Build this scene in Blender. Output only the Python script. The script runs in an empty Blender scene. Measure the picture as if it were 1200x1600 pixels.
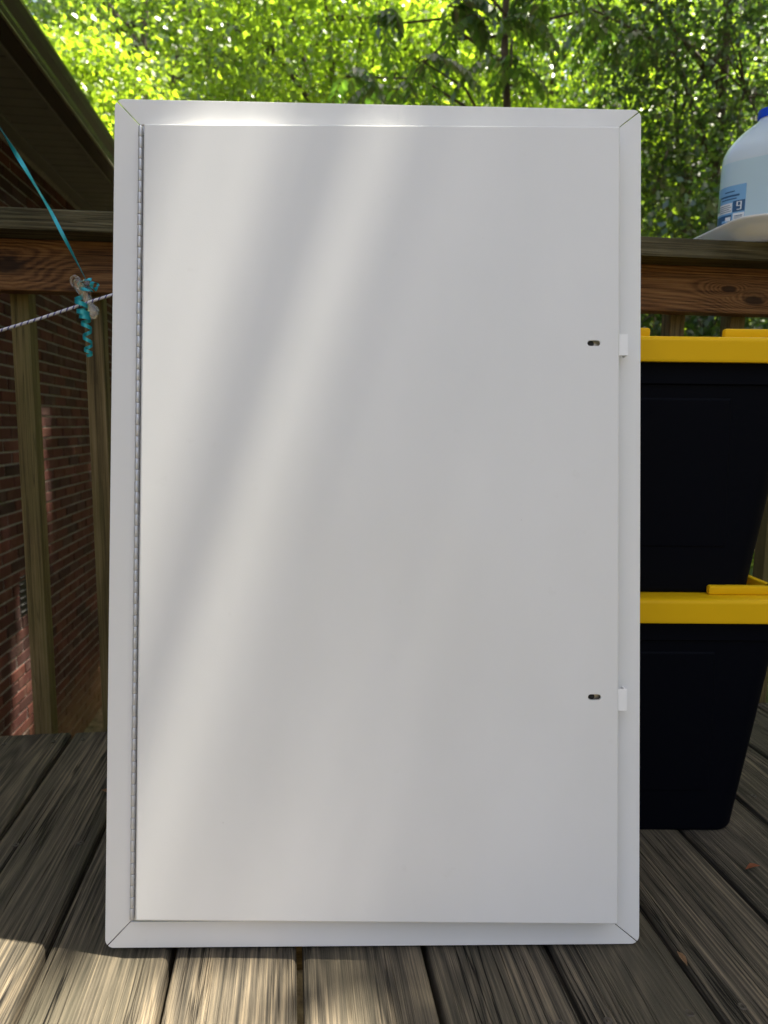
import bpy, bmesh, math, random
import numpy as np
from mathutils import Vector, Matrix, Quaternion

rnd = random.Random(7)
rng = np.random.default_rng(11)
sc = bpy.context.scene
COL = sc.collection

# ------------------------------------------------------------------ camera
FPX, PITCH, ROLL, CAMH = 1050.0, 0.12784, 0.010017, 0.6087
cs, sn_ = math.cos(ROLL), math.sin(ROLL)
cp, sp = math.cos(PITCH), math.sin(PITCH)
c_right = Vector((cs, sp*sn_, cp*sn_)); c_up = Vector((-sn_, sp*cs, cp*cs)); c_fwd = Vector((0, cp, -sp))
cam_d = bpy.data.cameras.new('camera'); cam = bpy.data.objects.new('camera', cam_d); COL.objects.link(cam)
m = Matrix((c_right, c_up, -c_fwd)).transposed().to_4x4(); m.translation = (0, 0, CAMH); cam.matrix_world = m
cam_d.sensor_fit = 'VERTICAL'; cam_d.sensor_height = 36.0; cam_d.sensor_width = 27.0
cam_d.lens = FPX/1600*36
cam_d.clip_start = 0.02; cam_d.clip_end = 400
cam_d.dof.use_dof = True; cam_d.dof.focus_distance = 0.86
cam_d.dof.aperture_fstop = cam_d.lens/3.6
sc.camera = cam

# ------------------------------------------------------------------ sky and sun
SUN = Vector((0.305, 0.091, 1.0)).normalized()
el = math.asin(SUN.z); az = math.atan2(SUN.x, SUN.y)
w = bpy.data.worlds.new('World'); sc.world = w; w.use_nodes = True
wn, wl = w.node_tree.nodes, w.node_tree.links
sky = wn.new('ShaderNodeTexSky'); sky.sky_type = 'NISHITA'; sky.sun_disc = False
sky.sun_elevation = el; sky.sun_rotation = az; sky.air_density = 1.0; sky.dust_density = 5.6; sky.ozone_density = 0.0
bg = wn['Background']; bg.inputs['Strength'].default_value = 0.10
wl.new(sky.outputs['Color'], bg.inputs['Color'])
sl = bpy.data.lights.new('sun', 'SUN'); sl.energy = 5.0; sl.angle = math.radians(0.53); sl.color = (1.0, 0.94, 0.80)
so = bpy.data.objects.new('sun', sl); COL.objects.link(so)
so.rotation_euler = SUN.to_track_quat('Z', 'Y').to_euler(); so.location = SUN*30
sc.view_settings.view_transform = 'Standard'; sc.view_settings.look = 'None'
sc.view_settings.exposure = 1.95; sc.view_settings.gamma = 1.0
sc.view_settings.use_curve_mapping = False
sc.cycles.use_denoising = True
sc.cycles.max_bounces = 8; sc.cycles.transparent_max_bounces = 8
sc.cycles.sample_clamp_indirect = 6.0

# ------------------------------------------------------------------ frames of reference
TH = math.radians(7.0)                      # house, railing and deck run
RD = Vector((math.cos(TH), math.sin(TH), 0)); BD = Vector((-math.sin(TH), math.cos(TH), 0))
def uv(u, v, z=0.0): return RD*u + BD*v + Vector((0, 0, z))
VE = 1.335                                  # deck edge
GZ = -1.65                                  # ground by the house

# ------------------------------------------------------------------ helpers
def link(o, parent=None):
    COL.objects.link(o)
    if parent is not None: o.parent = parent
    return o
def tag(o, label=None, cat=None, group=None, kind=None):
    if label: o['label'] = label
    if cat: o['category'] = cat
    if group: o['group'] = group
    if kind: o['kind'] = kind
    return o
def empty(name, loc=(0, 0, 0), rz=0.0, label=None, cat=None, group=None, kind=None):
    o = bpy.data.objects.new(name, None); o.empty_display_size = 0.05
    o.location = loc; o.rotation_euler = (0, 0, rz); link(o)
    return tag(o, label, cat, group, kind)

class MB:
    def __init__(s): s.bm = bmesh.new()
    def box(s, x0, x1, y0, y1, z0, z1, M=None):
        vs = [s.bm.verts.new((x, y, z)) for z in (z0, z1) for y in (y0, y1) for x in (x0, x1)]
        for f in ((0, 2, 3, 1), (4, 5, 7, 6), (0, 1, 5, 4), (2, 6, 7, 3), (0, 4, 6, 2), (1, 3, 7, 5)):
            s.bm.faces.new([vs[i] for i in f])
        if M is not None: bmesh.ops.transform(s.bm, matrix=M, verts=vs)
        return vs
    def rings(s, rings, closed=True, cap=True):
        R = [[s.bm.verts.new(p) for p in r] for r in rings]
        n = len(R[0])
        for a, b in zip(R[:-1], R[1:]):
            for i in range(n if closed else n-1):
                j = (i+1) % n
                s.bm.faces.new((a[i], a[j], b[j], b[i]))
        if cap and closed:
            s.bm.faces.new(R[0][::-1]); s.bm.faces.new(R[-1])
        return R
    def tube(s, pts, rad, n=8, cap=True):
        pts = [Vector(p) for p in pts]
        if not hasattr(rad, '__len__'): rad = [rad]*len(pts)
        rings = []; ref = None
        for i, p in enumerate(pts):
            t = (pts[min(i+1, len(pts)-1)]-pts[max(i-1, 0)]).normalized()
            if ref is None:
                ref = t.orthogonal().normalized()
            ref = (ref - t*ref.dot(t)).normalized(); b = t.cross(ref)
            rings.append([p+(ref*math.cos(2*math.pi*k/n)+b*math.sin(2*math.pi*k/n))*rad[i] for k in range(n)])
        return s.rings(rings, True, cap)
    def prism(s, poly, a0, a1, axis='y'):
        def P(p, a): return {'y': (p[0], a, p[1]), 'x': (a, p[0], p[1]), 'z': (p[0], p[1], a)}[axis]
        A = [s.bm.verts.new(P(p, a0)) for p in poly]; B = [s.bm.verts.new(P(p, a1)) for p in poly]
        n = len(poly)
        for i in range(n):
            j = (i+1) % n; s.bm.faces.new((A[i], A[j], B[j], B[i]))
        s.bm.faces.new(A[::-1]); s.bm.faces.new(B)
    def bevel(s, w_, seg=2, angle=0.6):
        bmesh.ops.recalc_face_normals(s.bm, faces=s.bm.faces[:])
        es = [e for e in s.bm.edges if len(e.link_faces) == 2 and e.calc_face_angle(0) > angle]
        bmesh.ops.bevel(s.bm, geom=es, offset=w_, segments=seg, affect='EDGES', profile=0.5, clamp_overlap=True)
        return s
    def mesh(s, name, mat, smooth=False):
        bmesh.ops.recalc_face_normals(s.bm, faces=s.bm.faces[:])
        me = bpy.data.meshes.new(name); s.bm.to_mesh(me); s.bm.free()
        if smooth:
            me.polygons.foreach_set('use_smooth', [True]*len(me.polygons))
            if smooth != 'all': me.set_sharp_from_angle(angle=math.radians(40))
        if mat: me.materials.append(mat)
        return me
    def build(s, name, mat, parent=None, smooth=False, loc=None, rot=None):
        o = bpy.data.objects.new(name, s.mesh(name, mat, smooth)); link(o, parent)
        if smooth is True: wnm = o.modifiers.new('weighted_normal', 'WEIGHTED_NORMAL'); wnm.keep_sharp = True; wnm.weight = 100
        if loc is not None: o.location = loc
        if rot is not None: o.rotation_euler = rot
        return o
def inst(name, me, parent, loc=(0, 0, 0), rot=None):
    o = bpy.data.objects.new(name, me); link(o, parent); o.location = loc
    if rot is not None: o.rotation_euler = rot
    return o

# ------------------------------------------------------------------ materials
class Mat:
    def __init__(s, name):
        s.m = bpy.data.materials.new(name); s.m.use_nodes = True
        s.n, s.l = s.m.node_tree.nodes, s.m.node_tree.links
        s.p = s.n['Principled BSDF']; s.out = s.n['Material Output']
    def node(s, t, ins=None, **kw):
        nd = s.n.new(t)
        for k, v in kw.items(): setattr(nd, k, v)
        for k, v in (ins or {}).items(): s.set(nd.inputs[k], v)
        return nd
    def set(s, sock, v):
        if isinstance(v, bpy.types.NodeSocket): s.l.new(v, sock)
        elif isinstance(v, bpy.types.Node): s.l.new(v.outputs[0], sock)
        else: sock.default_value = v
    def P(s, **kw):
        for k, v in kw.items():
            k = k.replace('_', ' ')
            if isinstance(v, tuple) and len(v) == 3 and 'Color' in k: v = (*v, 1)
            s.set(s.p.inputs[k], v)
        return s
    def math(s, op, a, b=0.0, c=None, clamp=False):
        nd = s.node('ShaderNodeMath', operation=op, use_clamp=clamp); s.set(nd.inputs[0], a); s.set(nd.inputs[1], b)
        if c is not None: s.set(nd.inputs[2], c)
        return nd.outputs[0]
    def mix(s, f, a, b, blend='MIX'):
        nd = s.node('ShaderNodeMix', data_type='RGBA', blend_type=blend)
        s.set(nd.inputs[0], f)
        for i, v in ((6, a), (7, b)):
            if isinstance(v, tuple) and len(v) == 3: v = (*v, 1)
            s.set(nd.inputs[i], v)
        return nd.outputs[2]
    def ramp(s, f, stops):
        nd = s.node('ShaderNodeValToRGB'); cr = nd.color_ramp
        while len(cr.elements) < len(stops): cr.elements.new(0.5)
        for e, (p, c) in zip(cr.elements, stops):
            e.position = p; e.color = (*c, 1) if isinstance(c, tuple) else (c, c, c, 1)
        s.set(nd.inputs[0], f); return nd.outputs[0]
    def obj(s, scale=(1, 1, 1), rand=0.0):
        tc = s.node('ShaderNodeTexCoord'); v = tc.outputs['Object']
        if rand:
            oi = s.node('ShaderNodeObjectInfo')
            cb = s.node('ShaderNodeCombineXYZ', {0: s.math('MULTIPLY', oi.outputs['Random'], rand), 1: s.math('MULTIPLY', oi.outputs['Random'], rand*1.7), 2: s.math('MULTIPLY', oi.outputs['Random'], rand*2.3)})
            v = s.node('ShaderNodeVectorMath', {0: v, 1: cb}, operation='ADD').outputs[0]
        return s.node('ShaderNodeVectorMath', {0: v, 1: scale}, operation='MULTIPLY').outputs[0]
    def noise(s, vec, scale=1.0, detail=3.0, rough=0.55, dist=0.0):
        nd = s.node('ShaderNodeTexNoise', {'Scale': scale, 'Detail': detail, 'Roughness': rough, 'Distortion': dist})
        if vec is not None: s.set(nd.inputs['Vector'], vec)
        return nd.outputs[0]
    def bump(s, h, strength=0.3, dist=0.002):
        nd = s.node('ShaderNodeBump', {'Strength': strength, 'Distance': dist, 'Height': h})
        s.l.new(nd.outputs[0], s.p.inputs['Normal']); return nd

def simple(name, col, rough=0.5, metal=0.0, **kw):
    M = Mat(name); M.P(Base_Color=col, Roughness=rough, Metallic=metal, **kw)
    return M

def wood(name, dark, mid, light, along='y', knots=False, crack=0.5, streak=60.0, rough=0.8, green=None, bump=0.6, tone=0.35, ringw=None):
    """wood with long grain along one local axis, per-piece offset"""
    M = Mat(name)
    def S(a, l): return {'y': (a, l, a), 'x': (l, a, a), 'z': (a, a, l)}[along]
    base = M.obj(S(1, 1), rand=9.0)
    warp = M.noise(M.obj(S(9, 1.3), rand=9.0), 1.0, 2.0)
    # growth rings: stretched noise phase through a sine
    ph = M.noise(M.obj(S(10, 0.55), rand=9.0), 1.0, 1.5, 0.4)
    extra = None
    kd = None
    if knots:
        sx = M.node('ShaderNodeSeparateXYZ', {0: M.obj()})
        kd = None
        for ku, kz, ra, rb in knots:
            a_ = M.math('DIVIDE', M.math('SUBTRACT', sx.outputs[0], ku), ra*2.6); c_ = M.math('DIVIDE', M.math('SUBTRACT', sx.outputs[2], kz), rb*2.6)
            d_ = M.math('SQRT', M.math('ADD', M.math('MULTIPLY', a_, a_), M.math('MULTIPLY', c_, c_)))
            kd = d_ if kd is None else M.math('MINIMUM', kd, d_)
        kd = M.math('ADD', kd, M.math('MULTIPLY', M.math('SUBTRACT', M.noise(M.obj(), 60.0, 3.0), 0.5), 0.22))
        extra = M.math('POWER', 2.718, M.math('MULTIPLY', M.math('MULTIPLY', kd, kd), -1.1))
        ph = M.math('ADD', ph, M.math('MULTIPLY', extra, 0.22))
    ring = M.math('SINE', M.math('MULTIPLY', ph, streak))
    ring = M.math('MULTIPLY_ADD', ring, 0.5, 0.5)
    fib = M.noise(M.obj(S(620, 7), rand=9.0), 1.0, 4.0, 0.65)
    fib2 = M.noise(M.obj(S(240, 2.6), rand=9.0), 1.0, 3.0, 0.65)
    blot = M.noise(M.obj(S(18, 7), rand=9.0), 1.0, 4.0, 0.6)
    ck = M.noise(M.obj(S(60, 1.0), rand=9.0), 1.0, 3.0, 0.6)
    ckl = M.math('SUBTRACT', 1.0, M.math('MULTIPLY', M.math('ABSOLUTE', M.math('SUBTRACT', ck, 0.5)), 55.0), clamp=True)
    ckm = M.ramp(M.noise(M.obj(S(16, 2.0), rand=5.0), 1.0, 2.0), [(0.45, 0.0), (0.62, 1.0)])
    ck2 = M.noise(M.obj(S(95, 2.2), rand=4.0), 1.0, 2.0, 0.5)
    ck2 = M.math('SUBTRACT', 1.0, M.math('MULTIPLY', M.math('ABSOLUTE', M.math('SUBTRACT', ck2, 0.47)), 60.0), clamp=True)
    ck2 = M.math('MULTIPLY', ck2, M.ramp(M.noise(M.obj(S(25, 3.5), rand=6.0), 1.0, 2.0), [(0.5, 0.0), (0.62, 0.7)]))
    ckl = M.math('MULTIPLY', M.math('MAXIMUM', M.math('MULTIPLY', ckl, ckm), ck2), crack, clamp=True)
    fs = M.ramp(fib, [(0.36, 0.0), (0.64, 1.0)])
    oi0 = M.node('ShaderNodeObjectInfo')
    rw = M.math('MULTIPLY_ADD', M.math('FRACT', M.math('MULTIPLY', oi0.outputs['Random'], 5.7)), 0.20 if not knots else 0.02, 0.05 if not knots else 0.17)
    t = M.math('MULTIPLY_ADD', M.math('SUBTRACT', fib2, 0.5), 0.55, 0.5)
    t = M.math('ADD', t, M.math('MULTIPLY', M.math('SUBTRACT', ring, 0.5), rw))
    t = M.math('ADD', t, M.math('MULTIPLY', M.math('SUBTRACT', fs, 0.5), 0.24))
    t = M.math('ADD', t, M.math('MULTIPLY', M.math('SUBTRACT', blot, 0.5), 0.42))
    col = M.ramp(t, [(0.28, dark), (0.5, mid), (0.74, light)])
    if tone:
        oi = M.node('ShaderNodeObjectInfo')
        col = M.mix(1.0, col, M.ramp(oi.outputs['Random'], [(0.0, (1-tone,)*3), (1.0, (1.0, 0.98, 0.94))]), 'MULTIPLY')
    if green:
        g = M.ramp(M.noise(M.obj(S(10, 2.5), rand=3.0), 1.0, 3.0), [(0.42, 0.0), (0.68, 0.75)])
        col = M.mix(g, col, green)
    col = M.mix(ckl, col, tuple(c*0.18 for c in dark))
    if knots:
        k = M.ramp(kd, [(0.22, 1.0), (0.42, 0.0)])
        col = M.mix(M.math('MULTIPLY', k, 0.85), col, tuple(c*0.35 for c in dark))
    M.P(Base_Color=col, Roughness=rough, Specular_IOR_Level=0.25)
    h = M.math('ADD', M.math('MULTIPLY', fib2, 0.5), M.math('MULTIPLY', ring, 0.3))
    h = M.math('ADD', h, M.math('MULTIPLY', fib, 1.0))
    h = M.math('SUBTRACT', h, M.math('MULTIPLY', ckl, 2.5))
    M.bump(h, bump, 0.0022)
    return M.m

M_board = wood('weathered_deck_wood', (0.028, 0.0245, 0.0195), (0.112, 0.094, 0.070), (0.29, 0.232, 0.158), crack=1.0, streak=230, green=(0.075, 0.066, 0.045), bump=0.9, tone=0.3)
M_rail = wood('brown_rail_wood', (0.035, 0.013, 0.004), (0.19, 0.085, 0.028), (0.34, 0.18, 0.07), along='x', knots=((-0.512, 0.880, 0.034, 0.016), (0.905, 0.866, 0.026, 0.011), (0.850, 0.886, 0.018, 0.007), (1.6, 0.88, 0.03, 0.014), (0.2, 0.89, 0.025, 0.011)), crack=0.6, streak=170, rough=0.65, bump=0.35, tone=0.25)
M_cap = wood('grey_cap_wood', (0.035, 0.029, 0.015), (0.105, 0.092, 0.05), (0.20, 0.175, 0.105), along='x', crack=0.9, streak=160, green=(0.10, 0.10, 0.045), tone=0.2)
M_bal = wood('green_baluster_wood', (0.06, 0.043, 0.018), (0.17, 0.125, 0.052), (0.28, 0.21, 0.10), along='z', crack=0.6, streak=60, green=(0.11, 0.10, 0.03), bump=0.4, tone=0.25)
M_joist = wood('brown_joist_wood', (0.04, 0.03, 0.015), (0.11, 0.085, 0.045), (0.2, 0.16, 0.09), along='x', crack=0.6, streak=60, tone=0.2)  # plain brown wood of joists, rim and support posts

def brickmat():
    M = Mat('red_brick')
    oi = M.node('ShaderNodeObjectInfo'); ge = M.node('ShaderNodeNewGeometry')
    r = M.math('FRACT', M.math('ADD', M.math('MULTIPLY', oi.outputs['Random'], 7.31), M.math('MULTIPLY', ge.outputs['Random Per Island'], 3.17)))
    c = M.ramp(r, [(0.0, (0.015, 0.009, 0.008)), (0.25, (0.046, 0.0145, 0.0105)), (0.6, (0.082, 0.025, 0.016)), (0.85, (0.056, 0.016, 0.0125)), (1.0, (0.045, 0.03, 0.027))])
    tc = M.node('ShaderNodeNewGeometry').outputs['Position']
    n1 = M.noise(tc, 40.0, 4.0, 0.65); n2 = M.noise(tc, 9.0, 3.0)
    c = M.mix(M.math('MULTIPLY', n1, 0.5), c, (0.06, 0.022, 0.018))
    c = M.mix(M.ramp(n2, [(0.55, 0.0), (0.8, 0.35)]), c, (0.18, 0.12, 0.09))
    z = M.node('ShaderNodeSeparateXYZ', {0: tc}).outputs[2]
    mud = M.math('MULTIPLY', M.math('SUBTRACT', -1.0, M.math('ADD', z, M.math('MULTIPLY', n2, 0.25))), 3.0, clamp=True)
    c = M.mix(M.math('MULTIPLY', mud, 0.75), c, (0.14, 0.085, 0.045))
    M.P(Base_Color=c, Roughness=0.9, Specular_IOR_Level=0.2); M.bump(n1, 0.5, 0.003)
    return M.m
M_brick = brickmat()
def mortarmat():
    M = Mat('grey_mortar'); tc = M.node('ShaderNodeNewGeometry').outputs['Position']
    n = M.noise(tc, 60.0, 4.0); z = M.node('ShaderNodeSeparateXYZ', {0: tc}).outputs[2]
    c = M.ramp(n, [(0.3, (0.13, 0.12, 0.105)), (0.7, (0.24, 0.225, 0.20))])
    mud = M.math('MULTIPLY', M.math('SUBTRACT', -1.0, M.math('ADD', z, M.math('MULTIPLY', M.noise(tc, 9.0), 0.25))), 3.0, clamp=True)
    c = M.mix(M.math('MULTIPLY', mud, 0.8), c, (0.13, 0.08, 0.042))
    M.P(Base_Color=c, Roughness=0.95); M.bump(n, 0.4, 0.002); return M.m
M_mortar = mortarmat()

def panelmat():
    M = Mat('white_powder_coat')
    v = M.obj(); peel = M.noise(v, 900.0, 2.0, 0.5); smu = M.noise(M.obj((2.2, 2.2, 1.1)), 3.0, 4.0, 0.55)
    c = M.ramp(smu, [(0.35, (0.775, 0.775, 0.765)), (0.7, (0.81, 0.81, 0.805))])
    sm2 = M.ramp(M.noise(v, 34.0, 3.0, 0.6), [(0.70, 0.0), (0.80, 0.10)])
    c = M.mix(sm2, c, (0.5, 0.48, 0.42))
    sp2 = M.ramp(M.noise(v, 170.0, 1.0, 0.5), [(0.85, 0.0), (0.87, 0.4)])
    c = M.mix(sp2, c, (0.35, 0.32, 0.28))
    M.P(Base_Color=c, Roughness=M.ramp(smu, [(0.3, 0.36), (0.7, 0.46)]), Specular_IOR_Level=0.5)
    M.bump(M.math('ADD', peel, M.math('MULTIPLY', smu, 6.0)), 0.10, 0.0006)
    return M.m
M_panel = panelmat()
M_hinge = simple('painted_hinge_metal', (0.58, 0.59, 0.60), 0.35, 0.3).m
M_tab = simple('lit_tab_white', (0.90, 0.90, 0.90), 0.4).m  # whiter than the panel: light catching the tabs, put into the colour
M_dark = simple('dark_recess', (0.012, 0.011, 0.010), 0.8).m
M_zinc = simple('zinc_plate', (0.42, 0.37, 0.31), 0.35, 0.8).m

def plastic(name, col, rough, var=0.08, bump=0.08, spec=0.22):
    M = Mat(name); v = M.obj(); n = M.noise(v, 25.0, 4.0, 0.6); f = M.noise(v, 700.0, 2.0)
    M.P(Base_Color=M.mix(M.math('MULTIPLY', n, var*3), col, tuple(min(1, c*0.75+0.002) for c in col)), Roughness=M.math('MULTIPLY_ADD', n, 0.2, rough-0.1), Specular_IOR_Level=spec)
    M.bump(f, bump, 0.001); return M.m
M_black = plastic('black_tote_plastic', (0.0013, 0.0020, 0.0050), 0.6, spec=0.06)
M_yellow = plastic('yellow_lid_plastic', (0.76, 0.445, 0.006), 0.45, spec=0.10)
def traymat():
    M = Mat('white_tray_plastic'); n = M.noise(M.obj(), 25.0, 4.0)
    c = M.mix(M.math('MULTIPLY', n, 0.3), (0.88, 0.87, 0.85), (0.70, 0.67, 0.62))
    d = M.node('ShaderNodeBsdfDiffuse', {'Color': c}); t = M.node('ShaderNodeBsdfTranslucent', {'Color': c})
    a = M.node('ShaderNodeMixShader', {0: 0.45, 1: d.outputs[0], 2: t.outputs[0]})
    g = M.node('ShaderNodeBsdfGlossy', {'Roughness': 0.4}); b = M.node('ShaderNodeMixShader', {0: 0.04, 1: a.outputs[0], 2: g.outputs[0]})
    M.l.new(b.outputs[0], M.out.inputs[0]); return M.m
M_tray = traymat()
M_bluecap = plastic('blue_cap_plastic', (0.01, 0.07, 0.62), 0.35)

def jugmat():
    M = Mat('milky_jug_plastic')
    z = M.node('ShaderNodeSeparateXYZ', {0: M.obj()}).outputs[2]
    water = M.math('LESS_THAN', z, 0.150)
    c = M.mix(water, (0.84, 0.93, 1.0), (0.70, 0.87, 0.96))
    n = M.noise(M.obj(), 30.0, 3.0)
    d = M.node('ShaderNodeBsdfDiffuse', {'Color': c}); t = M.node('ShaderNodeBsdfTranslucent', {'Color': c})
    a = M.node('ShaderNodeMixShader', {0: 0.34, 1: d.outputs[0], 2: t.outputs[0]})
    tr = M.node('ShaderNodeBsdfTransparent', {'Color': (0.85, 0.93, 1.0, 1)})
    a2 = M.node('ShaderNodeMixShader', {0: 0.06, 1: a.outputs[0], 2: tr.outputs[0]})
    g = M.node('ShaderNodeBsdfGlossy', {'Color': (1, 1, 1, 1), 'Roughness': 0.22})
    fr = M.node('ShaderNodeFresnel', {'IOR': 1.4})
    b = M.node('ShaderNodeMixShader', {0: fr.outputs[0], 1: a2.outputs[0], 2: g.outputs[0]})
    M.l.new(b.outputs[0], M.out.inputs[0]); return M.m
M_jug = jugmat()
M_clear = simple('clear_plastic', (0.96, 0.94, 0.91), 0.07, 0.0, Transmission_Weight=0.93, IOR=1.5, Specular_IOR_Level=0.8).m
M_ribbon = simple('teal_ribbon', (0.02, 0.36, 0.44), 0.28, 0.25).m
M_ropew = plastic('white_rope_fibre', (0.72, 0.72, 0.78), 0.8, 0.1, 0.4)
M_ropep = plastic('violet_rope_fibre', (0.10, 0.09, 0.30), 0.8, 0.1, 0.4)
M_screw = simple('dark_screw_metal', (0.10, 0.085, 0.07), 0.45, 0.6).m
M_soffit = plastic('brown_soffit_paint', (0.135, 0.135, 0.13), 0.6)
M_gutter = simple('dark_gutter_metal', (0.045, 0.042, 0.032), 0.25, 0.0, Specular_IOR_Level=0.45).m
M_lip = simple('gutter_lip_metal', (0.16, 0.15, 0.11), 0.3).m
def shinglemat():
    M = Mat('grey_shingle'); v = M.obj(); n = M.noise(v, 60.0, 4.0)
    M.P(Base_Color=M.ramp(n, [(0.3, (0.05, 0.048, 0.045)), (0.7, (0.12, 0.115, 0.105))]), Roughness=0.95); M.bump(n, 0.6, 0.004); return M.m
M_shingle = shinglemat()
def barkmat():
    M = Mat('grey_bark'); n = M.noise(M.obj((14, 14, 3)), 1.0, 5.0, 0.65)
    M.P(Base_Color=M.ramp(n, [(0.3, (0.03, 0.024, 0.018)), (0.7, (0.14, 0.115, 0.09))]), Roughness=0.95); M.bump(n, 0.9, 0.02); return M.m
M_bark = barkmat()
def leafmat(name, refl, trans, tw=0.5, gloss=0.075):
    M = Mat(name); ge = M.node('ShaderNodeNewGeometry'); r = ge.outputs['Random Per Island']
    def tri(c, a): return M.ramp(r, [(0.0, tuple(x*(1-a) for x in c)), (0.5, c), (1.0, (min(1, c[0]*(1+a)+0.01), min(1, c[1]*(1+a*0.7)), c[2]))])
    d = M.node('ShaderNodeBsdfDiffuse', {'Color': tri(refl, 0.4)}); t = M.node('ShaderNodeBsdfTranslucent', {'Color': tri(trans, 0.4)})
    a = M.node('ShaderNodeMixShader', {0: tw, 1: d.outputs[0], 2: t.outputs[0]})
    g = M.node('ShaderNodeBsdfGlossy', {'Color': (1, 1, 1, 1), 'Roughness': 0.38})
    b = M.node('ShaderNodeMixShader', {0: gloss, 1: a.outputs[0], 2: g.outputs[0]})
    M.l.new(b.outputs[0], M.out.inputs[0]); return M.m
M_leafA = leafmat('mid_green_leaf', (0.06, 0.125, 0.018), (0.25, 0.45, 0.035))
M_leafB = leafmat('yellow_green_leaf', (0.095, 0.17, 0.015), (0.40, 0.62, 0.035), 0.62)
M_leafC = leafmat('dark_green_leaf', (0.03, 0.075, 0.018), (0.09, 0.20, 0.02), 0.42)
M_leafD = leafmat('chartreuse_leaf', (0.15, 0.24, 0.012), (0.40, 0.60, 0.03), 0.62)
M_leafE = leafmat('frond_green_leaf', (0.035, 0.09, 0.02), (0.13, 0.29, 0.025), 0.45)
def groundmat():
    M = Mat('leaf_litter_ground'); tc = M.node('ShaderNodeNewGeometry').outputs['Position']
    n = M.noise(tc, 14.0, 5.0, 0.65); g = M.noise(tc, 0.5, 3.0)
    c = M.ramp(n, [(0.3, (0.05, 0.033, 0.018)), (0.55, (0.14, 0.095, 0.05)), (0.75, (0.24, 0.18, 0.10))])
    c = M.mix(M.ramp(g, [(0.48, 0.0), (0.6, 0.7)]), c, (0.05, 0.09, 0.02))
    M.P(Base_Color=c, Roughness=0.95); M.bump(n, 0.8, 0.03); return M.m
M_ground = groundmat()

# ------------------------------------------------------------------ ground
def ground_z(x, y):
    r = math.hypot(x, y)
    return GZ + 0.10*math.sin(x*0.7+1)*math.cos(y*0.5)*min(1, max(0, (r-7)/4)) + max(0, r-12)**1.2*0.10
def make_ground():
    b = MB(); g = []
    ax = [-150, -80, -50, -35] + [i*2.0 for i in range(-13, 14)] + [35, 50, 80, 150]
    for y in ax: g.append([b.bm.verts.new((x, y, ground_z(x, y))) for x in ax])
    for i in range(len(ax)-1):
        for j in range(len(ax)-1): b.bm.faces.new((g[i][j], g[i][j+1], g[i+1][j+1], g[i+1][j]))
    o = b.build('ground', M_ground, smooth='all'); tag(o, 'leaf-littered brown ground below the deck', 'ground', kind='structure')
make_ground()

# ------------------------------------------------------------------ deck
TB = math.radians(7.88); PITCHB = 0.146; C0 = -0.1412
RB = Vector((math.cos(TB), math.sin(TB), 0)); BB = Vector((-math.sin(TB), math.cos(TB), 0))
def make_deck():
    deck = empty('deck_floor', (0, 0, 0), TB, 'weathered grey wooden deck floor of long boards with dark gaps', 'deck', kind='structure')
    # screw shared mesh
    b = MB(); b.rings([[(r*math.cos(a), r*math.sin(a), z) for a in [i*math.pi/6 for i in range(12)]] for r, z in ((0.0040, -0.004), (0.0046, 0.0004), (0.0040, 0.0009), (0.0018, 0.0006), (0.0014, -0.0012))])
    screw = b.mesh('screw', M_screw)
    for k in range(-10, 17):
        c = C0 + k*PITCHB + PITCHB/2          # centre across
        # end of board at the deck edge line
        dv = (VE - RB.dot(BD)*c)/BB.dot(BD)
        y1 = dv + rnd.uniform(-0.004, 0.004); y0 = -1.9
        wd = 0.1385 + rnd.uniform(-0.0015, 0.0015)
        prof = []                               # rounded, slightly cupped section
        hw, r, th = wd/2, 0.007, 0.036
        for a in (180, 150, 120, 90): prof.append((-hw+r+r*math.cos(math.radians(a)), -r+r*math.sin(math.radians(a))))
        cup = rnd.uniform(-0.0012, 0.0006)
        for t in (-0.5, 0.0, 0.5): prof.append((t*hw, cup*(1-t*t)))
        for a in (90, 60, 30, 0): prof.append((hw-r+r*math.cos(math.radians(a)), -r+r*math.sin(math.radians(a))))
        prof += [(hw, -th), (-hw, -th)]
        b = MB(); N = 14; rings = []
        ph = rnd.uniform(0, 6); am = rnd.uniform(0.0003, 0.0012)
        for i in range(N+1):
            t = i/N; y = y0 + (y1-y0)*t
            e = 0.003 if i in (0, N) else 0
            rings.append([(x*(1-e/hw) + am*math.sin(ph+t*7), y, z-(e*0.6 if z > -0.02 else 0)+0.0005*math.sin(ph*2+t*11)) for x, z in prof])
            if i in (0, N-1): 
                ye = y1-0.004 if i == N-1 else y0+0.004
                rings.append([(x + am*math.sin(ph+(ye-y0)/(y1-y0)*7), ye, z+0.0005*math.sin(ph*2+(ye-y0)/(y1-y0)*11)) for x, z in prof])
        b.rings(rings)
        o = b.build('deck_board', M_board, deck, smooth=True, loc=(c, 0, -rnd.uniform(0, 0.0015)))
        for v in (0.585, 0.964, 0.19, 1.30):
            for fx in (-0.31, 0.31):
                inst('screw', screw, o, (fx*PITCHB+rnd.uniform(-0.006, 0.006), v+rnd.uniform(-0.005, 0.005), 0.0002))
    for v in (-1.5, -1.0, -0.6, -0.2, 0.19, 0.585, 0.964):
        b = MB(); b.box(-1.55, 2.25, v-0.019, v+0.019, -0.225, -0.0405); b.build('joist', M_joist, deck)
    b = MB(); b.box(-1.45, 2.3, VE-0.06, VE-0.022, -0.23, -0.041, Matrix.Rotation(TH-TB, 4, 'Z')); b.build('rim_joist', M_joist, deck)
    for x in (-1.3, 0.45, 2.1):
        b = MB(); b.box(x-0.045, x+0.045, 1.0, 1.09, GZ-0.1, -0.23); b.build('support_post', M_joist, deck)
make_deck()

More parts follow.
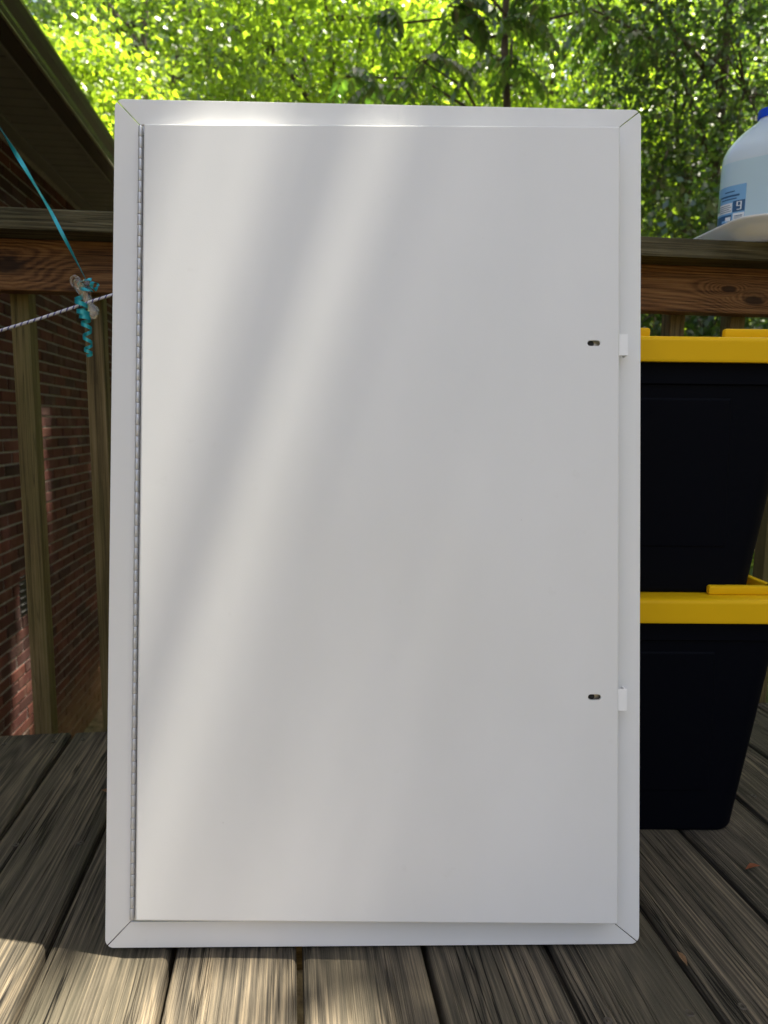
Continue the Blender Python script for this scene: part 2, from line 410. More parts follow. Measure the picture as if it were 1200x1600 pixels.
# ------------------------------------------------------------------ railing
def make_railing():
    r = empty('deck_railing', (0, 0, 0), TH, 'wooden deck railing with brown top rail, grey cap and greenish balusters', 'railing')
    b = MB(); b.box(-1.45, 2.35, VE-0.092, VE+0.048, 0.929, 0.965); b.bevel(0.004); b.build('cap_board', M_cap, r, True)
    b = MB(); b.box(-1.45, 2.35, VE-0.038, VE-0.001, 0.839, 0.9285); b.bevel(0.0035); b.build('top_rail', M_rail, r, True)
    bal = None
    for k in range(-7, 23):
        u = -0.528 + 0.128*k + rnd.uniform(-0.002, 0.002)
        if bal is None:
            b = MB(); b.box(0, 0.033, 0, 0.036, -0.24, 0.9285); b.bevel(0.0025); bal = b.mesh('baluster', M_bal, True)
        inst('baluster', bal, r, (u, VE+0.002, 0), (rnd.uniform(-0.003, 0.003), rnd.uniform(-0.003, 0.003), 0))
    for u in (-1.46, 2.36):
        b = MB(); b.box(u-0.045, u+0.045, VE-0.04, VE+0.05, -0.4, 0.9285); b.bevel(0.004); b.build('post', M_bal, r, True)
make_railing()

# ------------------------------------------------------------------ house
UW = -1.604
def make_house():
    h = empty('brick_house', uv(UW, 4.0, GZ), TH, 'red brick house with brown eave and dark gutter beside the deck', 'house')
    inv = Matrix.Translation(h.location) @ Matrix.Rotation(TH, 4, 'Z')
    V0, V1 = -0.7, 6.55                       # wall run in deck coordinates
    top = 2.18
    def loc(u, v, z): return Vector((u-UW, v-4.0, z-GZ))   # deck frame -> house frame
    p = loc(0, 0, 0)
    def box(u0, u1, v0, v1, z0, z1, bev=0):
        b = MB(); b.box(u0-UW, u1-UW, v0-4, v1-4, z0-GZ, z1-GZ)
        if bev: b.bevel(bev)
        return b
    wall = box(UW-0.1, UW-0.0055, V0, V1, GZ-0.15, top).build('wall', M_mortar, h)
    endw = box(UW-7.5, UW-0.1, V1-0.1, V1, GZ-0.15, top).build('wall', M_brick, h)
    backw = box(UW-7.5, UW-7.4, V0, V1-0.1, GZ-0.15, top).build('wall', M_brick, h)
    frontw = box(UW-7.4, UW-0.1, V0, V0+0.1, GZ-0.15, top).build('wall', M_brick, h)
    # bricks
    BL, BH, J = 0.194, 0.0577, 0.010
    CH, CL = BH+J, BL+J
    meshes = []
    for q in range(5):
        b = MB(); b.box(-0.03, 0.0, -BL/2, BL/2, -BH/2, BH/2)
        for v_ in b.bm.verts: v_.co += Vector((rnd.uniform(-0.0012, 0.0008), rnd.uniform(-0.0015, 0.0015), rnd.uniform(-0.0012, 0.0012)))
        b.bevel(0.003, 1); meshes.append(b.mesh('brick', M_brick))
    VENT = (3.97, 4.17, 0.5102-15*CH+0.001, 0.5102-12*CH-0.001)
    cells = []
    nz = int((top-GZ-0.02)/CH)
    for i in range(nz):
        z = 0.5102 + CH/2 + (i-32)*CH
        if z < GZ-0.1 or z > top-0.03: continue
        off = CL/2 if i % 2 else 0.0
        k = 0
        v = V0 + off - CL
        while v < V1:
            a, c = max(v, V0), min(v+BL, V1); v += CL
            if c-a < 0.03: continue
            # cut bricks round the vent
            if z+BH/2 > VENT[2] and z-BH/2 < VENT[3] and c > VENT[0] and a < VENT[1]:
                if a < VENT[0]-0.03: c = VENT[0]-0.006
                elif c > VENT[1]+0.03: a = VENT[1]+0.006
                else: continue
            cells.append(((a+c)/2, z, c-a))
    def pix(u, v, z):
        d = uv(u, v, z)-Vector((0, 0, CAMH)); f = d.dot(c_fwd)
        return 600+FPX*d.dot(c_right)/f, 800-FPX*d.dot(c_up)/f, f
    scored = []
    for (v, z, L) in cells:
        s_ = -1
        if v > 1.5:
            x, y, f = pix(UW, v, z)
            vis = -20 < x < 172 and -5 < y < 1145 and not (324 < y < 455)
            if vis and y > 455:
                e1 = 13+(y-455)*0.06; e2 = 121+(y-455)*0.051
                if e1+2 < x < e1+36 or e2+2 < x < e2+34: vis = False
            if y < 324 and x > 125: vis = False
            if vis: s_ = L/(f*f)
        scored.append((s_, v, z, L))
    scored.sort(reverse=True)
    for s_, v, z, L in scored[:300]:
        o = inst('brick', rnd.choice(meshes), wall, loc(UW+rnd.uniform(-0.002, 0.002), v, z))
        o.scale = (1, L/BL, 1)
        o.rotation_euler = (rnd.uniform(-0.006, 0.006), 0, rnd.uniform(-0.008, 0.008))
    b = MB()
    for s_, v, z, L in scored[300:]:
        q = loc(UW+rnd.uniform(-0.002, 0.002), v, z)
        b.box(q.x-0.03, q.x, q.y-L/2, q.y+L/2, q.z-BH/2, q.z+BH/2)
    o = b.build('brickwork', M_brick, wall); o['kind'] = 'stuff'
    # crawl-space vent
    vt = box(UW-0.0085, UW-0.0025, VENT[0], VENT[1], VENT[2], VENT[3]).build('vent', M_dark, h)
    for q in range(6):
        z = VENT[2]+0.02+q*0.04
        b = MB(); b.box(0, 0.008, VENT[0]-4+0.006, VENT[1]-4-0.006, 0, 0.012); b.build('louvre', M_dark, vt, loc=(-0.0055, 0, z-GZ), rot=(0, 0.5, 0))
    # eave
    UG = -1.235
    VR = V1+0.35
    box(UW+0.002, -1.5255, V0, VR, top-0.012, top+0.02, 0.003).build('frieze_trim', M_soffit, h)
    # soffit made of cross boards
    sw = 0.098
    b = MB(); b.box(0, UG-(-1.5235), -sw/2+0.0025, sw/2-0.0025, 0, 0.012); b.bevel(0.003, 1); sm = b.mesh('soffit_board', M_soffit)
    sf = box(-1.525, UG, V0, VR, top+0.013, top+0.03).build('soffit', M_soffit, h)
    v = V0+sw/2
    while v < VR-sw/2+0.01:
        inst('soffit_board', sm, sf, loc(-1.5235, v, top+rnd.uniform(-0.001, 0.001))); v += sw
    box(UG-0.02, UG-0.001, V0, VR, top-0.014, top+0.13, 0.002).build('fascia_board', M_soffit, h)
    # K-style gutter
    g = [(UG, 2.175), (-1.145, 2.175), (-1.135, 2.20), (-1.14, 2.225), (-1.12, 2.255), (-1.108, 2.28), (-1.108, 2.297), (-1.118, 2.297), (-1.118, 2.282), (-1.15, 2.235), (-1.146, 2.183), (UG, 2.183)]
    b = MB(); b.prism([(a-UW, z-GZ) for a, z in g], V0-4, VR-4, 'y'); gut = b.build('gutter', M_gutter, h)
    b = MB(); b.box(-1.150-UW, -1.1385-UW, V0-4, VR-4, 2.170-GZ, 2.1775-GZ); b.build('gutter_lip', M_lip, gut)
    # roof slope
    sl_ = 0.42
    b = MB()
    A = [(-1.13, 2.30), (UG-0.02, 2.312), (-5.4, 2.312+sl_*(5.4-1.255)), (-5.4, 2.33+sl_*(5.4-1.255)), (-1.13, 2.328)]
    b.prism([(a-UW, z-GZ) for a, z in A], V0-4, VR-4, 'y'); b.build('roof', M_shingle, h)
    b = MB(); B_ = [(-5.4, 2.312+sl_*4.145), (-9.5, 2.31), (-9.5, 2.33), (-5.4, 2.33+sl_*4.145)]
    b.prism([(a-UW, z-GZ) for a, z in B_], V0-4, VR-4, 'y'); b.build('roof', M_shingle, h)
    b = MB(); b.prism([(UW-0.1-UW, top+0.02-GZ), (-7.5, top+0.02-GZ), (-5.4-UW, 2.28+sl_*4.145-GZ)], V1-4-0.1, V1-4-0.02, 'y'); b.build('gable', M_soffit, h)
make_house()

# ------------------------------------------------------------------ white access panel
PSI, LEAN, PW, PH_ = 0.02321, 0.13954, 0.6269, 0.9947
def make_panel():
    a = empty('access_panel', (-0.31935, 0.70981, 0.003), 0, 'large white metal access door panel in its frame, leaning upright on the deck', 'access panel')
    a.rotation_mode = 'QUATERNION'
    a.rotation_quaternion = Quaternion((0, 0, 1), PSI) @ Quaternion((1, 0, 0), -LEAN)
    fw, t = 0.030, 0.0016
    def arc(cx, cz, r, a0, a1, n=6): return [(cx+r*math.cos(math.radians(a0+(a1-a0)*i/n)), cz+r*math.sin(math.radians(a0+(a1-a0)*i/n))) for i in range(n+1)]
    W, H, g, r = PW, PH_, 0.00042, 0.010
    i0, i1, j0, j1 = fw-0.001, W-0.037, fw, H-fw
    # four mitred flanges; each outer corner is shared between two of them
    q = r*(1-math.sqrt(0.5))
    bot = [(q+g, q-g)] + arc(r, r, r, 225, 270, 4)[1:] + arc(W-r, r, r, 270, 315, 4)[:-1] + [(W-q-g, q-g), (i1-g, j0), (i0+g, j0)]
    top = [(W-q-g, H-q+g)] + arc(W-r, H-r, r, 45, 90, 4)[1:] + arc(r, H-r, r, 90, 135, 4)[:-1] + [(q+g, H-q+g), (i0+g, j1), (i1-g, j1)]
    lef = [(q-g, H-q-g)] + arc(r, H-r, r, 135, 180, 4)[1:] + arc(r, r, r, 180, 225, 4)[:-1] + [(q-g, q+g), (i0, j0+g), (i0, j1-g)]
    rig = [(W-q+g, q+g)] + arc(W-r, r, r, 315, 360, 4)[1:] + arc(W-r, H-r, r, 0, 45, 4)[:-1] + [(W-q+g, H-q-g), (i1, j1-g), (i1, j0+g)]
    for nm, poly in (('frame_flange', bot), ('frame_flange', top), ('frame_flange', lef), ('frame_flange', rig)):
        b = MB(); b.prism(poly, 0.0, t, 'y'); b.bevel(0.0005, 2); b.build(nm, M_panel, a, False)
    # frame box behind the flange
    D = 0.094
    for x0, x1, z0, z1 in ((i0-0.0022, i0-0.0002, j0, j1), (i1+0.0002, i1+0.0022, j0, j1), (i0, i1, j0-0.0022, j0-0.0002), (i0, i1, j1+0.0002, j1+0.0022)):
        b = MB(); b.box(x0, x1, t+0.0002, D, z0, z1); b.build('frame_side', M_panel, a)
    # seat behind the corners so the mitre slits do not show straight through
    # door leaf with two slots cut through its face
    dx0, dx1, dz0, dz1 = 0.0377, 0.5925, 0.0372, 0.9600
    yf, yb, br = -0.0108, 0.0020, 0.0022
    def ajar(x): return -0.0135*(x-dx0)/(dx1-dx0)
    slots = [(0.5625, 0.7065), (0.5645, 0.2975)]
    b = MB(); bm = b.bm
    def loop(pts, y):
        vs = [bm.verts.new((x, y, z)) for x, z in pts]
        return vs, [bm.edges.new((vs[i], vs[(i+1) % len(vs)])) for i in range(len(vs))]
    def rect(e): return [(dx0+e, dz0+e), (dx1-e, dz0+e), (dx1-e, dz1-e), (dx0+e, dz1-e)]
    edges = []
    ov, oe = loop(rect(br), yf); edges += oe
    sl = []
    hw, hr = 0.0042, 0.0033
    for cx, cz in slots:
        pts = arc(cx+hw, cz, hr, -90, 90, 8) + arc(cx-hw, cz, hr, 90, 270, 8)
        v_, e_ = loop(pts, yf); edges += e_; sl.append((pts, v_))
    bmesh.ops.triangle_fill(bm, use_beauty=True, use_dissolve=False, edges=edges)
    prev = ov
    for i in range(1, 5):
        an = math.pi/2*i/4
        cur = [bm.verts.new((x, yf+br*(1-math.cos(an)), z)) for x, z in rect(br*(1-math.sin(an)))]
        for k in range(4): bm.faces.new((prev[k], prev[(k+1) % 4], cur[(k+1) % 4], cur[k]))
        prev = cur
    cur = [bm.verts.new((v.co.x, yb, v.co.z)) for v in prev]
    for k in range(4): bm.faces.new((prev[k], prev[(k+1) % 4], cur[(k+1) % 4], cur[k]))
    for pts, v_ in sl:
        c2 = [bm.verts.new((x, yf+0.0022, z)) for x, z in pts]
        for k in range(len(pts)): bm.faces.new((v_[k], v_[(k+1) % len(pts)], c2[(k+1) % len(pts)], c2[k]))
    for v_ in bm.verts: v_.co.y += ajar(v_.co.x)
    door = b.build('door', M_panel, a, False)
    for cx, cz in slots:
        yf = -0.0108+ajar(cx)
        b = MB(); b.box(cx-0.012, cx+0.012, yf+0.0068, yf+0.0082, cz-0.008, cz+0.008); pl = b.build('latch_slot', M_zinc, door)
        b = MB(); b.rings([[(cx-0.0022+rr*math.cos(k*math.pi/6), y, cz+rr*math.sin(k*math.pi/6)) for k in range(12)] for rr, y in ((0.0036, yf+0.0066), (0.0033, yf+0.0030))])
        o = b.build('latch_screw', M_dark, door, True)
    for zc in (0.7065, 0.2930):
        b = MB(); b.box(dx1-0.006, dx1+0.0118, -0.0185, -0.0168, zc-0.0125, zc+0.0125); b.box(dx1+0.0100, dx1+0.0118, -0.0169, -0.006, zc-0.0122, zc+0.0122)
        b.build('latch_tab', M_tab, door)
    # continuous hinge
    hx, hy, hr_ = 0.0322, -0.0036, 0.0028
    hz0, hz1, n = 0.0355, 0.9605, 71
    st = (hz1-hz0)/n
    b = MB(); b.tube([(hx, hy, hz0-0.001), (hx, hy, hz1+0.001)], 0.0017, 8); hin = b.build('hinge', M_hinge, a, True)
    b = MB(); b.rings([[(rr*math.cos(k*math.pi/5), rr*math.sin(k*math.pi/5), z) for k in range(10)] for rr, z in ((hr_-0.0002, -st/2+0.00022), (hr_, -st/2+0.0005), (hr_, st/2-0.0005), (hr_-0.0002, st/2-0.00022))])
    kn = b.mesh('knuckle', M_hinge, True)
    for k in range(n):
        inst('knuckle', kn, hin, (hx+(0.0001 if k % 2 else -0.0001), hy, hz0+st*(k+0.5)))
    b = MB(); b.box(0.0296, 0.0372, 0.0018, 0.0026, 0.031, 0.964); b.build('hinge_leaf', M_hinge, hin)
make_panel()

# ------------------------------------------------------------------ storage totes
def rrect(cx, cy, hx, hy, r, n=5):
    out = []
    for sx, sy, a0 in ((1, -1, -90), (1, 1, 0), (-1, 1, 90), (-1, -1, 180)):
        for i in range(n+1):
            a = math.radians(a0+90*i/n)
            out.append((cx+sx*(hx-r)+r*math.cos(a), cy+sy*(hy-r)+r*math.sin(a)))
    return out
def make_tote(z0, height, label, rz, x, y):
    o = empty('storage_tote', (x, y, z0), rz, label, 'storage tote', 'stacked storage totes')
    # local: origin = centre of base; lid 0.70 x 0.43
    hx, hy = 0.345, 0.205
    zt = height-0.034
    prof = [(hx-0.056, hy-0.040, -0.0, 0.03), (hx-0.052, hy-0.036, 0.006, 0.034), (hx-0.018, hy-0.016, zt-0.03, 0.035), (hx-0.012, hy-0.012, zt-0.028, 0.035), (hx-0.012, hy-0.012, zt+0.004, 0.035)]
    b = MB(); b.rings([[(p[0], p[1], z) for p in rrect(0, 0, a, c, r)] for a, c, z, r in prof]); body = b.build('body', M_black, o, True)
    # raised panel on the long sides
    for s_ in (-1, 1):
        b = MB()
        def pt(xx, zz, d):
            f = zz/(zt-0.03); yy = (hy-0.037)+(0.021)*f
            return (xx, s_*(yy+d), zz)
        z1, z2 = 0.065, zt-0.045
        if True: A = [pt(-0.24, z1, -0.002), pt(0.245, z1, -0.002), pt(0.23, z2, -0.002), pt(-0.225, z2, -0.002)]
        B2 = [pt(-0.236, z1+0.004, 0.0016), pt(0.241, z1+0.004, 0.0016), pt(0.226, z2-0.004, 0.0016), pt(-0.221, z2-0.004, 0.0016)]
        b.rings([A, B2]); b.bevel(0.002, 2); b.build('side_panel', M_black, body, True)
    # lid: skirt, top and stacking ridges
    lip = [(hx, hy, zt+0.0), (hx+0.001, hy+0.001, zt+0.003), (hx-0.001, hy-0.001, zt+0.027), (hx-0.003, hy-0.003, zt+0.0315), (hx-0.008, hy-0.008, zt+0.034), (hx-0.022, hy-0.022, zt+0.0345)]
    b = MB(); b.rings([[(p[0], p[1], z) for p in rrect(0, 0, a, c, 0.04)] for a, c, z in lip]); lid = b.build('lid', M_yellow, o, True)
    def ridge(poly, h):
        b = MB(); b.prism(poly, height+0.0002, height+h, 'z'); b.bevel(0.0035, 2, 0.9); b.build('stacking_ridge', M_yellow, lid, True)
    a, c = hx-0.026, hy-0.027
    wdt = 0.011
    for sx in (-1, 1):
        for sy in (-1, 1):
            L = [(0.217, c), (a-0.02, c), (a-0.006, c-0.006), (a, c-0.02), (a, 0.05), (a-wdt, 0.05), (a-wdt, c-wdt), (0.217, c-wdt)]
            P = [(sx*p[0], sy*p[1]) for p in L]
            ridge(P, 0.014)
    for sy in (-1, 1):
        ridge([(-0.115, sy*c), (0.115, sy*c), (0.115, sy*(c-wdt)), (-0.115, sy*(c-wdt))], 0.014)
    # end handles
    for sx in (-1, 1):
        b = MB(); b.box(sx*(hx-0.004), sx*(hx+0.012), -0.07, 0.07, zt-0.022, zt+0.012); b.bevel(0.004); b.build('end_latch', M_yellow, lid, True)
    return o
TX, TY = 0.2500, 1.121
make_tote(0.0005, 0.3705, 'black plastic storage tote with yellow lid standing on the deck boards', 0.010, TX, TY)
make_tote(0.3725, 0.3590, 'black plastic storage tote with yellow lid stacked on top of another tote', 0.012, TX-0.004, TY)

# ------------------------------------------------------------------ tray and water jug on the railing
def make_tray():
    u0, u1, v0, v1 = 0.792, 1.12, 1.166, 1.452
    cu, cv, hu, hv = (u0+u1)/2, (v0+v1)/2, (u1-u0)/2, (v1-v0)/2
    o = empty('tray', uv(cu, cv, 0.9655), TH, 'shallow white plastic tray overhanging the railing cap under the water jug', 'tray')
    prof = [(-0.045, 0.0), (-0.041, 0.001), (-0.034, 0.007), (-0.027, 0.016), (-0.021, 0.0195), (-0.002, 0.0212), (0.0006, 0.0226), (0.0004, 0.0262), (-0.003, 0.0272), (-0.021, 0.0228), (-0.029, 0.0185), (-0.0365, 0.0088), (-0.044, 0.0032)]
    b = MB(); b.rings([[(p[0], p[1], z) for p in rrect(0, 0, hu+d, hv+d, 0.05+d*0.4, 8)] for d, z in prof])
    b.build('tray_body', M_tray, o, 'all')
    b = MB(); b.rings([[(p[0], p[1], z) for p in rrect(0, 0, hu-0.075-d, hv-0.075-d, 0.03, 5)] for d, z in ((0, -0.0003), (0.003, -0.0003), (0.003, 0.0005), (0, 0.0005))]); b.build('base_ring', M_tray, o)
make_tray()
def make_jug():
    cu, cv, zb = 0.912, 1.302, 0.9703
    rz = TH + math.radians(45)
    o = empty('water_jug', uv(cu, cv, zb), rz, 'translucent plastic gallon water jug with bright blue cap and blue label', 'jug')
    prof = [(0.0, 0.060, 4), (0.002, 0.066, 4), (0.008, 0.0715, 4), (0.02, 0.0735, 4), (0.06, 0.0735, 4.2), (0.11, 0.0735, 4.2), (0.15, 0.0735, 4.0), (0.168, 0.0725, 3.6), (0.183, 0.068, 3.2), (0.197, 0.060, 2.8), (0.21, 0.050, 2.5), (0.222, 0.038, 2.2), (0.231, 0.026, 2.0), (0.236, 0.0205, 2), (0.240, 0.0185, 2), (0.246, 0.0185, 2)]
    def sec(a, z, n, N=64):
        out = []
        for k in range(N):
            t = 2*math.pi*k/N
            c, s_ = math.cos(t), math.sin(t)
            rr = (abs(c)**n+abs(s_)**n)**(-1/n)*a
            # handle recess at one corner (local -45 deg corner faces the camera's right)
            d = (t-math.radians(231)+math.pi) % (2*math.pi)-math.pi
            if z > 0.10: rr *= 1-0.30*math.exp(-(d/0.30)**2)*min(1, (z-0.10)/0.03)*(1 if z < 0.2 else max(0, 1-(z-0.2)/0.03))
            out.append((rr*c, rr*s_, z))
        return out
    b = MB(); b.rings([sec(a, z, n) for z, a, n in prof]); body = b.build('jug_body', M_jug, o, 'all')
    # handle loop at the recessed corner
    ha = math.radians(231); dx, dy = math.cos(ha), math.sin(ha)
    pts = [(r*dx, r*dy, z) for r, z in ((0.060, 0.085), (0.078, 0.10), (0.083, 0.125), (0.079, 0.155), (0.068, 0.185), (0.050, 0.208), (0.030, 0.222))]
    b = MB(); b.tube(pts, [0.012, 0.0125, 0.012, 0.0115, 0.0115, 0.012, 0.012], 12); b.build('handle', M_jug, o, 'all')
    b = MB(); N = 40
    b.rings([[((rr-(0.0006 if k % 2 else 0))*math.cos(2*math.pi*k/N), (rr-(0.0006 if k % 2 else 0))*math.sin(2*math.pi*k/N), z) for k in range(N)] for rr, z in ((0.0205, 0.2405), (0.021, 0.242), (0.0205, 0.256), (0.019, 0.2575))]); b.build('cap', M_bluecap, o, True)
    # label wrapped on the face turned to the camera's left
    def surf(t, z, off):
        n = 4.2; c, s_ = math.cos(t), math.sin(t)
        rr = (abs(c)**n+abs(s_)**n)**(-1/n)*0.0735+off
        return (rr*c, rr*s_, z)
    T0, T1 = math.radians(167), math.radians(127)    # right edge ... left edge as seen
    def patch(s0, s1, t0, t1, off, mat, nm, par, n=10):
        b = MB(); vs = []
        for i in range(n+1):
            s_ = s0+(s1-s0)*i/n; T = T1+(T0-T1)*s_
            vs.append([b.bm.verts.new(surf(T, 0.020+(0.086)*t, off)) for t in (t0, t1)])
        for i in range(n): b.bm.faces.new((vs[i][0], vs[i+1][0], vs[i+1][1], vs[i][1]))
        return b.build(nm, mat, par, 'all')
    cB = simple('label_light_blue', (0.20, 0.42, 0.68), 0.4).m; cN = simple('label_navy', (0.03, 0.10, 0.22), 0.4).m
    cW = simple('label_white', (0.75, 0.78, 0.80), 0.4).m; cG = simple('label_green', (0.20, 0.34, 0.20), 0.4).m
    lab = patch(0, 1, 0, 1, 0.0005, cB, 'label', o, 20)
    lab['label'] = 'blue printed paper label'
    def P(s0, s1, t0, t1, mat, nm='label_print', lv=1): patch(s0, s1, t0, t1, 0.0005+0.0003*lv, mat, nm, lab, 6)
    P(0.0, 0.60, 0.42, 0.63, cW); P(0.0, 0.18, 0.48, 0.80, cG, lv=2)
    for q in range(4): P(0.2, 0.58-0.05*(q % 2), 0.45+q*0.042, 0.462+q*0.042, cN, 'text_line', 2)
    P(0.25, 0.72, 0.70, 0.725, cN, 'text_line'); P(0.2, 0.80, 0.76, 0.80, cN, 'text_line'); P(0.35, 0.65, 0.86, 0.885, cN, 'text_line')
    P(0.62, 0.99, 0.42, 0.66, cN); P(0.0, 0.60, 0.0, 0.38, cN); P(0.3, 0.5, 0.22, 0.27, cB, lv=2); P(0.42, 0.58, 0.24, 0.33, cW, lv=2)
    # figure nine on the navy block
    P(0.74, 0.88, 0.62, 0.635, cW, lv=2); P(0.74, 0.88, 0.535, 0.55, cW, lv=2); P(0.73, 0.77, 0.54, 0.63, cW, lv=2); P(0.85, 0.89, 0.46, 0.63, cW, lv=2); P(0.75, 0.88, 0.455, 0.47, cW, lv=2)
    P(0.64, 0.99, 0.0, 0.39, cW)
    q = 0.0; s_ = 0.04
    while s_ < 0.33:
        wv = rnd.choice((0.008, 0.012, 0.018)); P(0.68, 0.93, s_, s_+wv, cN, 'barcode_bar', 2); s_ += wv+rnd.choice((0.01, 0.016))
make_jug()

# ------------------------------------------------------------------ clothesline, clothespin and ribbon
def make_line():
    o = empty('clothesline', uv(-0.19, 1.292, 0.868), 0, 'white and violet twisted clothesline rope strung along the railing', 'clothesline')
    L0 = o.location.copy()
    key = [uv(-1.425, 1.27, 0.50), uv(-0.95, 1.235, 0.615), uv(-0.491, 1.2, 0.757), uv(-0.403, 1.2, 0.787), uv(-0.315, 1.2, 0.8185), uv(-0.25, 1.235, 0.845), uv(-0.19, 1.29, 0.868)]
    # resample with Catmull-Rom
    P = [key[0]]+key+[key[-1]]; path = []
    for i in range(1, len(P)-2):
        for k in range(60):
            t = k/60; a, b_, c, d = P[i-1], P[i], P[i+1], P[i+2]
            path.append(0.5*((2*b_)+(c-a)*t+(2*a-5*b_+4*c-d)*t*t+(3*b_-a-3*c+d)*t**3))
    path.append(key[-1])
    s = 0; S = [0]
    for a, b_ in zip(path[:-1], path[1:]): s += (b_-a).length; S.append(s)
    Sd = np.linspace(0, s, int(s/0.0016)); arr = np.array(path)
    pts = np.stack([np.interp(Sd, S, arr[:, k]) for k in range(3)], 1)
    up = Vector((0, 0, 1))
    for j, mat in enumerate((M_ropew, M_ropep, M_ropew, M_ropew)):
        hel = []
        for i, p in enumerate(pts):
            t = Vector(pts[min(i+1, len(pts)-1)]-pts[max(i-1, 0)]).normalized(); sd = t.cross(up).normalized(); u2 = sd.cross(t)
            a = 2*math.pi*Sd[i]/0.011+j*math.pi/2
            hel.append(Vector(p)+(sd*math.cos(a)+u2*math.sin(a))*0.0013-L0)
        b = MB(); b.tube(hel, 0.00135, 6); b.build('strand', mat, o, 'all')
    b = MB()
    pr = [Vector((0.010*math.cos(a), 0, 0.010*math.sin(a))) for a in [k*math.pi/8 for k in range(17)]]
    b.tube([p+Vector((0, 0.002, 0.002)) for p in pr], 0.002, 6); b.build('screw_eye', M_screw, o, True)
make_line()

PIN = uv(-0.3490, 1.2, 0.8060)
def make_pin():
    o = empty('clothespin', PIN, TH, 'clear plastic clothespin clipped on the clothesline with ribbon tied round it', 'clothespin')
    # local x right, z up; pin tilted; long axis from top loop to jaw
    tilt = math.radians(-20)
    def arm(dy, ring, sk):
        b = MB(); prof = []
        n = 26
        # outline, half width along length s (0 top .. 1 jaw)
        Ls = 0.064
        ws = [(0.0, 0.0), (0.03, 0.0042), (0.10, 0.0078), (0.2, 0.0092), (0.32, 0.0080), (0.45, 0.0062), (0.6, 0.0062), (0.70, 0.0070), (0.80, 0.0098), (0.90, 0.0098), (0.97, 0.0058), (1.0, 0.0)]
        R = []
        for s_, w_ in ws:
            y = dy*(0.0065*abs(s_-0.62)*(1.6 if s_ < 0.62 else 0.5)+0.0012)+0.0
            z = Ls*(0.62-s_); w_ = max(w_, 0.0006)
            R.append([(x+sk*(0.62-s_), y+q, z) for x, q in ((-w_, -0.0011), (-w_*0.6, -0.0019), (w_*0.6, -0.0019), (w_, -0.0011), (w_, 0.0011), (w_*0.6, 0.0019), (-w_*0.6, 0.0019), (-w_, 0.0011))])
        b.rings(R)
        return b.build('arm', M_clear, o, 'all', rot=(0, tilt, 0))
    arm(-1, True, -0.006); arm(1, False, 0.010)
    b = MB(); c = Vector((-0.006, -0.004, 0.036))
    b.tube([c+Vector((0.0075*math.cos(a), 0, 0.0095*math.sin(a))) for a in [k*math.pi/10 for k in range(21)]], 0.0019, 8); b.build('top_loop', M_clear, o, 'all', rot=(0, tilt, 0))
    b = MB(); b.tube([(0, -0.004, 0), (0, 0.004, 0)], 0.004, 10); b.tube([(0.0, -0.004, -0.022), (0.0, -0.0055, -0.022)], 0.0065, 14); b.build('spring', M_clear, o, True, rot=(0, tilt, 0))
make_pin()

def make_ribbon():
    o = empty('curling_ribbon', PIN, TH, 'teal curling ribbon tied to the clothespin, one end hanging in a corkscrew', 'ribbon')
    def strip(path, wid, ang, nm, axis=None):
        b = MB(); prev = None
        for i, p in enumerate(path):
            t = (path[min(i+1, len(path)-1)]-path[max(i-1, 0)]).normalized()
            ref = Vector((0, 1, 0)) if abs(t.y) < 0.9 else Vector((1, 0, 0))
            s_ = t.cross(ref).normalized(); q = s_.cross(t)
            d = s_*math.cos(ang[i])+q*math.sin(ang[i])
            if axis is not None: d = (axis-t*axis.dot(t)).normalized()
            wv = wid[i] if hasattr(wid, '__len__') else wid
            nn = t.cross(d).normalized()*0.00012
            cur = [b.bm.verts.new(p+d*wv/2+nn), b.bm.verts.new(p-d*wv/2+nn), b.bm.verts.new(p-d*wv/2-nn), b.bm.verts.new(p+d*wv/2-nn)]
            if prev:
                for k in range(4): b.bm.faces.new((prev[k], prev[(k+1) % 4], cur[(k+1) % 4], cur[k]))
            prev = cur
        return b.build(nm, M_ribbon, o, False)
    def L(u, v, z): return Vector((u+0.3490, v-1.2, z-0.8060))
    # taut length going up and to the left, out towards the house eave
    key = [L(-1.05, 1.10, 2.05), L(-0.80, 1.13, 1.62), L(-0.472, 1.19, 1.073), L(-0.441, 1.192, 1.02), L(-0.401, 1.195, 0.948), L(-0.351, 1.196, 0.842)]
    path = []
    for a, c in zip(key[:-1], key[1:]):
        for k in range(14): path.append(a.lerp(c, k/14))
    path.append(key[-1]); n = len(path)
    strip(path, [0.0078-0.003*(i/n)**2 for i in range(n)], [2.4*math.sin(i/n*11.0)*0.5 for i in range(n)], 'taut_length')
    # knot
    pts = []
    for k in range(60):
        a = k/60*2*math.pi*2.2
        pts.append(Vector((0.0095*math.cos(a)-0.004, -0.001+0.0065*math.sin(a), 0.020+0.006*math.cos(a*0.5)+0.0002*k)))
    strip(pts, 0.0055, [0.3+0.9*math.sin(k*0.3) for k in range(60)], 'knot')
    pts = [Vector((0.012+0.0045*math.cos(a), -0.006+0.003*math.sin(a*2), 0.026+0.006*math.sin(a))) for a in [k*0.33 for k in range(20)]]
    strip(pts, 0.006, [0.4*k for k in range(20)], 'bow')
    # corkscrew
    pts = []; ang = []; N = 200
    for k in range(N):
        t = k/(N-1); a = t*2*math.pi*6.3+0.6
        r = 0.0105*(1-0.45*t)*(0.6+0.4*min(1, t*8))
        x = -0.013 + 0.010*t*t + 0.006*math.sin(t*3) + r*math.cos(a); y = -0.006 + r*math.sin(a)
        pts.append(Vector((x, y, 0.012-0.096*t-0.006*math.sin(t*9)))); ang.append(1.35)
    strip(pts, [0.0075*(1-0.35*k/N) for k in range(N)], ang, 'corkscrew', Vector((0.05, 0, 1)))
